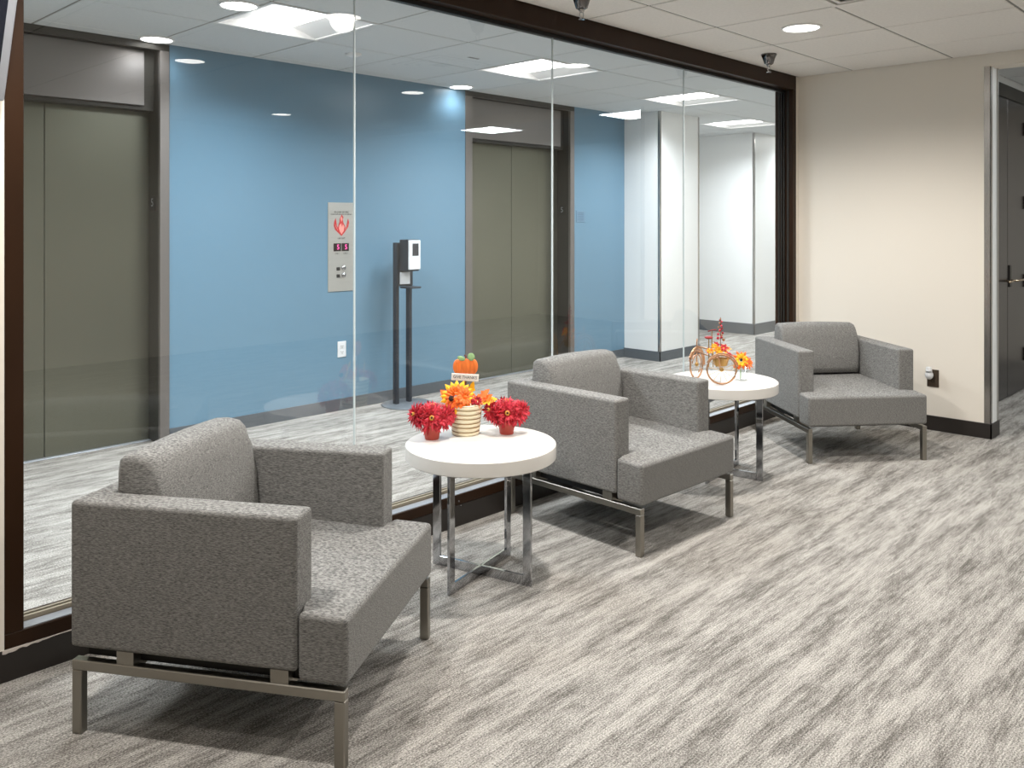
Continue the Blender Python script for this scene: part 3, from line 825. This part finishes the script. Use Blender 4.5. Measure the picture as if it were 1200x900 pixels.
# striped ceramic pot with sunflower arrangement
sp = thing('striped_pot', 'cream striped ceramic pot holding a sunflower arrangement', 'flower pot', (2.462, 2.640, ZT))
HP = .128; prof = [(0, 0)]; nb = 7
for k in range(nb):
    z0 = HP*k/nb; z1 = HP*(k+1)/nb
    rA = .056 + .013*(k/nb); rB = .056 + .013*((k+1)/nb)
    prof += [(rA-.0015, z0+.0005), (rA+.0012, z0+.004), ((rA+rB)/2+.0025, (z0+z1)/2), (rB+.0012, z1-.004), (rB-.0015, z1-.0005)]
prof += [(.066, HP+.002), (.062, HP+.001), (.060, HP-.02), (0, HP-.02)]
obj('pot_body', lathe(prof, 48), 'cream_pot', sp, True)
for k in range(1, nb+1):
    z = HP*k/nb - (.001 if k == nb else 0); r = .056+.013*(k/nb)
    o = obj('gold_band', lathe([(r-.001, -.0016), (r+.0012, -.0014), (r+.0012, .0014), (r-.001, .0016)], 48, None, 0, 0, 0), 'gold_line', sp, True)
    o.location = (0, 0, z); o.rotation_euler = (math.radians(2.0), math.radians(1.2*(-1)**k), 0)
bo = thing('sunflower_bouquet', 'yellow and orange artificial sunflower and leaves in the striped pot', 'flowers', (2.462, 2.640, ZT+HP-.02))
def sun(c, axis, R, n, mats, rnd, eye=.3):
    bm = new_bm(); axis = axis.normalized(); ref = Vector((0, 0, 1)); u = axis.cross(ref).normalized(); v_ = axis.cross(u)
    for i in range(n):
        a = 2*PI*i/n + rnd.uniform(-.08, .08); out = i % 2 == 0
        el = .15 if out else .45
        d = (u*math.cos(a)+v_*math.sin(a))*math.cos(el) + axis*math.sin(el)
        petal(bm, c+d*R*.2, d, R*(.85 if out else .6)*rnd.uniform(.9, 1.08), R*.34, axis, .08, 0 if out else 1)
    return bm
rnd = random.Random(4)
camdir = Vector((-.70, -.62, .35))
rt = Vector((math.sin(TH), -math.cos(TH), 0)); upv = Vector((0, 0, 1))
cs = rt*(-.034) + upv*.050 + Vector((-.02, -.02, 0))
sf = obj('sunflower', sun(cs, camdir+rt*-.1, .072, 34, None, rnd), ['yellow', 'orange'], bo)
sf2 = obj('sunflower', sun(cs+rt*.03+upv*.0+camdir*.016, camdir+rt*.5, .05, 26, None, rnd), ['orange', 'leaf_orange'], bo, label='orange half-open bloom')
obj('sunflower_eye', ball(new_bm(), cs+rt*-.022+upv*-.008+camdir.normalized()*.03, .012, seg=12), 'flower_dark', sf, True)
obj('small_bloom', sun(rt*.048+upv*.035+Vector((-.02, -.02, 0)), camdir+rt*.2, .03, 20, None, rnd), ['leaf_orange', 'petal_red'], bo)
def leaf(c, d, L_, w, m, up=Vector((-.5, -.5, .6))):
    bm = new_bm(); d = d.normalized(); s = d.cross(up).normalized(); nn = s.cross(d).normalized()
    out = [(0, 0), (.12, .3), (.22, .2), (.3, .75), (.45, .45), (.55, .95), (.68, .5), (.8, .45), (1, 0)]
    top = [c+d*L_*a+s*w*b*.5 for a, b in out] + [c+d*L_*a-s*w*b*.5 for a, b in reversed(out[1:-1])]
    A = [bm.verts.new(p+nn*.0006) for p in top]; B_ = [bm.verts.new(p-nn*.0006) for p in top]
    bm.faces.new(A); bm.faces.new(list(reversed(B_)))
    for i in range(len(A)): bm.faces.new((A[i], B_[i], B_[(i+1) % len(A)], A[(i+1) % len(A)]))
    return obj('leaf', bm, m, bo)
leaf(rt*-.055+upv*.03, rt*-1+upv*.9, .07, .055, 'leaf_orange')
leaf(rt*-.03+upv*.03, rt*-1+upv*.25, .08, .04, 'yellow')
leaf(rt*.045+upv*.03, rt*1+upv*.9, .075, .045, 'leaf_orange')
leaf(rt*.05+upv*.028, rt*1+upv*.12, .085, .055, 'yellow')
leaf(rt*.06+upv*.03, rt*.8+upv*.4, .06, .04, 'orange')
leaf(rt*.01+upv*.03+Vector((.03, .03, 0)), rt*.3+upv*1, .08, .04, 'yellow')
for k, (a, b) in enumerate(((.032, .03), (.042, .037), (.03, .043))):
    obj('berry', ball(new_bm(), rt*a+upv*b+Vector((-.035, -.035, 0)), .008, seg=10), 'petal_red', bo, True)
# pumpkin pick
pk = thing('pumpkin_sign', 'painted pumpkin pick reading GIVE THANKS above the striped pot', 'sign', (2.472, 2.652, ZT+HP-.02), TH-PI/2+math.radians(4))
def plate_xz(pts, y0, y1):
    bm = new_bm(); a = [bm.verts.new((x, y0, z)) for x, z in pts]; b = [bm.verts.new((x, y1, z)) for x, z in pts]
    bm.faces.new(a); bm.faces.new(list(reversed(b)))
    for i in range(len(pts)): bm.faces.new((a[i], b[i], b[(i+1) % len(pts)], a[(i+1) % len(pts)]))
    return bm
obj('stake', box(-.004, .004, -.003, .003, -.005, .14), 'stem', pk)
pz = .172
for k, (x, w_, dy) in enumerate(((-.033, .020, 0), (.033, .020, 0), (-.018, .021, -.002), (.018, .021, -.002), (0, .020, -.004))):
    obj('pumpkin_lobe', ball(new_bm(), (x, dy, pz), 1, w_, .008, .036-abs(x)*.12, 16), 'pumpkin', pk, True)
obj('pumpkin_stem', tube([(0, -.002, pz+.03), (.002, -.002, pz+.042), (-.004, -.002, pz+.05)], .004, 6), 'stem', pk)
for x, z, a in ((-.018, pz+.036, .3), (.024, pz+.042, -.4)):
    bm = new_bm(); ball(bm, (0, 0, 0), 1, .018 if x < 0 else .016, .003, .010 if x < 0 else .017, 10)
    bmesh.ops.rotate(bm, cent=(0, 0, 0), matrix=Matrix.Rotation(a, 3, 'Y'), verts=bm.verts); bmesh.ops.translate(bm, vec=(x, -.008, z), verts=bm.verts)
    obj('pumpkin_leaf', bm, 'leaf_green', pk, True)
bd = obj('sign_board', bevel(box(-.0575, .0575, -.013, -.009, -.015, .015), .001, 1), 'paper', pk)
bd.location = (-.002, 0, pz-.043); bd.rotation_euler = (0, math.radians(4), 0)
text('sign_lettering', 'GIVE THANKS', .0175, 'ink', bd, (0, -.0136, 0), (PI/2, 0, 0), sx=.92)

# ============================================================ TRICYCLE ORNAMENT
tr = thing('cycle_ornament', 'rose-gold wire bicycle-like ornament with big spoked wheels on the far white table', 'ornament', (4.20, 2.44, ZT))
def wheel(c, nrm, R, label=None):
    nrm = nrm.normalized(); u = nrm.cross(Vector((0, 0, 1))).normalized(); v_ = Vector((0, 0, 1))
    w = obj('wheel', tube([c+(u*math.cos(2*PI*k/40)+v_*math.sin(2*PI*k/40))*R for k in range(40)], .0052, 8, None, True), 'copper', tr, True)
    for k in range(12):
        a = 2*PI*k/12+.1; obj('spoke', tube([c, c+(u*math.cos(a)+v_*math.sin(a))*R*.97], .0011, 4), 'gold', w)
    bm = ball(new_bm(), c, .012, seg=12)
    obj('hub', bm, 'gold', w, True)
    return c, u
fv = Vector((math.cos(TH), math.sin(TH), 0))
toC = -fv
A0 = Vector((-.018, -.012, .084)); B0 = A0 + rt*-.098 + fv*.18
wheel(A0, toC + rt*-.12, .0785)
uB = (toC + rt*1.25).normalized(); B0.z = .084
wheel(B0, uB, .0785)
bm = tube([A0, A0+fv*.03, A0+fv*.06+upv*.05, B0+upv*.07], .004, 6)
tube([A0+fv*.06+upv*.05, A0+fv*.08+upv*.085, B0+upv*.105], .004, 6, bm)
tube([B0, B0+upv*.105, B0+upv*.145+fv*-.01], .004, 6, bm)
obj('axle_frame', bm, 'copper', tr, True)
def arc(c, u, R, a0, a1, r, m, nm):
    return obj(nm, tube([c+(u*math.cos(a)+upv*math.sin(a))*R for a in [a0+(a1-a0)*k/16 for k in range(17)]], r, 6), m, tr, True)
arc(A0+toC*.01, rt, .090, .25, 2.7, .004, 'copper', 'fender')
arc(B0, uB.cross(upv).normalized(), .094, .3, 3.3, .007, 'copper', 'fender')
arc(B0, uB.cross(upv).normalized(), .055, .2, 4.2, .004, 'copper', 'scroll')
bm = tube([A0+rt*-.028+fv*.08, A0+rt*-.028+fv*.08+upv*.10], .003, 6)
tube([A0+rt*-.01+fv*.08, A0+rt*-.01+fv*.08+upv*.085], .0025, 6, bm); tube([A0+rt*.006+fv*.09, A0+rt*.006+fv*.09+upv*.085], .0025, 6, bm)
obj('seat_post', bm, 'gold', tr)
so = ball(new_bm(), A0+rt*-.052+fv*.08+upv*.165, 1, .024, .024, .009, 14)
obj('saddle', so, 'saddle', tr, True, 'dark red saddle')
obj('seat_post', tube([A0+rt*-.052+fv*.08+upv*.0, A0+rt*-.052+fv*.08+upv*.16], .003, 6), 'gold', tr)
bm = tube([A0+rt*-.03+fv*.1+upv*.05, A0+rt*-.03+fv*.1+upv*.2], .0028, 6)
obj('handlebar', tube([A0+rt*-.052+fv*.1+upv*.196, A0+rt*-.03+fv*.1+upv*.205, A0+rt*-.004+fv*.1+upv*.205], .003, 6), 'saddle', tr, True, 'dark red handlebar')
obj('steering_post', bm, 'gold', tr)
bk = lathe([(0, .06), (.035, .06), (.045, .10), (.043, .10), (.033, .064), (0, .064)], 20, None, (A0+fv*.1).x+rt.x*.02, (A0+fv*.1).y+rt.y*.02, .03)
obj('basket', bk, 'gold', tr)
# flowers on the tricycle
fb = thing('cycle_flowers', 'small yellow, orange and red artificial flowers heaped on the wire cycle ornament', 'flowers', (4.20, 2.44, ZT))
rnd = random.Random(9)
for k in range(15):
    q = A0 + fv*rnd.uniform(.05, .14) + rt*rnd.uniform(-.055, .075) + upv*rnd.uniform(.085, .125)
    q.z -= max(0, (q-A0).dot(rt))*.5
    m_ = [['yellow', 'orange'], ['orange', 'yellow'], ['petal_red', 'petal_pink'], ['yellow', 'yellow']][k % 4]
    obj('bloom', sun(q, camdir + Vector((rnd.uniform(-.5, .5), rnd.uniform(-.5, .5), rnd.uniform(0, .6))), rnd.uniform(.018, .028), 12, None, rnd), m_, fb)
sc = A0+rt*.018+fv*.1
bm = tube([sc+upv*.1, sc+upv*.16, sc+upv*.225+rt*.004, sc+upv*.275], .0022, 5)
obj('flower_spike_stem', bm, 'stem', fb)
for k in range(16):
    z = .15+.0078*k; a = k*2.4; R_ = .017*(1-k/20.)
    obj('spike_bud', ball(new_bm(), sc+upv*z+(rt*math.cos(a)+fv*math.sin(a))*R_, .0085*(1-k/34.), seg=8), ['copper', 'petal_pink', 'saddle'][k % 3], fb, True)
# glass cup with orange flower
gc = thing('glass_cup', 'small clear glass cup behind the spoked wheel on the far white table', 'cup', (4.385, 2.425, ZT))
obj('cup_body', lathe([(0, 0), (.034, 0), (.036, .003), (.041, .085), (.0385, .085), (.034, .006), (0, .006)], 32), 'cup', gc, True)
of = thing('orange_flower', 'large orange artificial flower standing in the clear glass cup', 'flower', (4.385, 2.425, ZT+.006))
obj('bloom', sun(Vector((0, 0, .105)), camdir+rt*.15, .055, 22, None, rnd), ['orange', 'yellow'], of, label='orange bloom')
obj('bloom', sun(Vector((.0, .0, .09))+rt*.04, camdir+rt*.7, .04, 16, None, rnd), ['orange', 'leaf_orange'], of)
obj('bloom', sun(Vector((.0, .0, .075))+rt*-.02, camdir+upv*-.4, .032, 16, None, rnd), ['cream_pot', 'orange'], of, label='pale cream bloom')
obj('flower_eye', ball(new_bm(), Vector((0, 0, .105))+camdir.normalized()*.018, .008, seg=10), 'flower_dark', of, True)
obj('stem', tube([(0, 0, .001), (0, 0, .05), (0, 0, .1)], .003, 6), 'leaf_green', of)
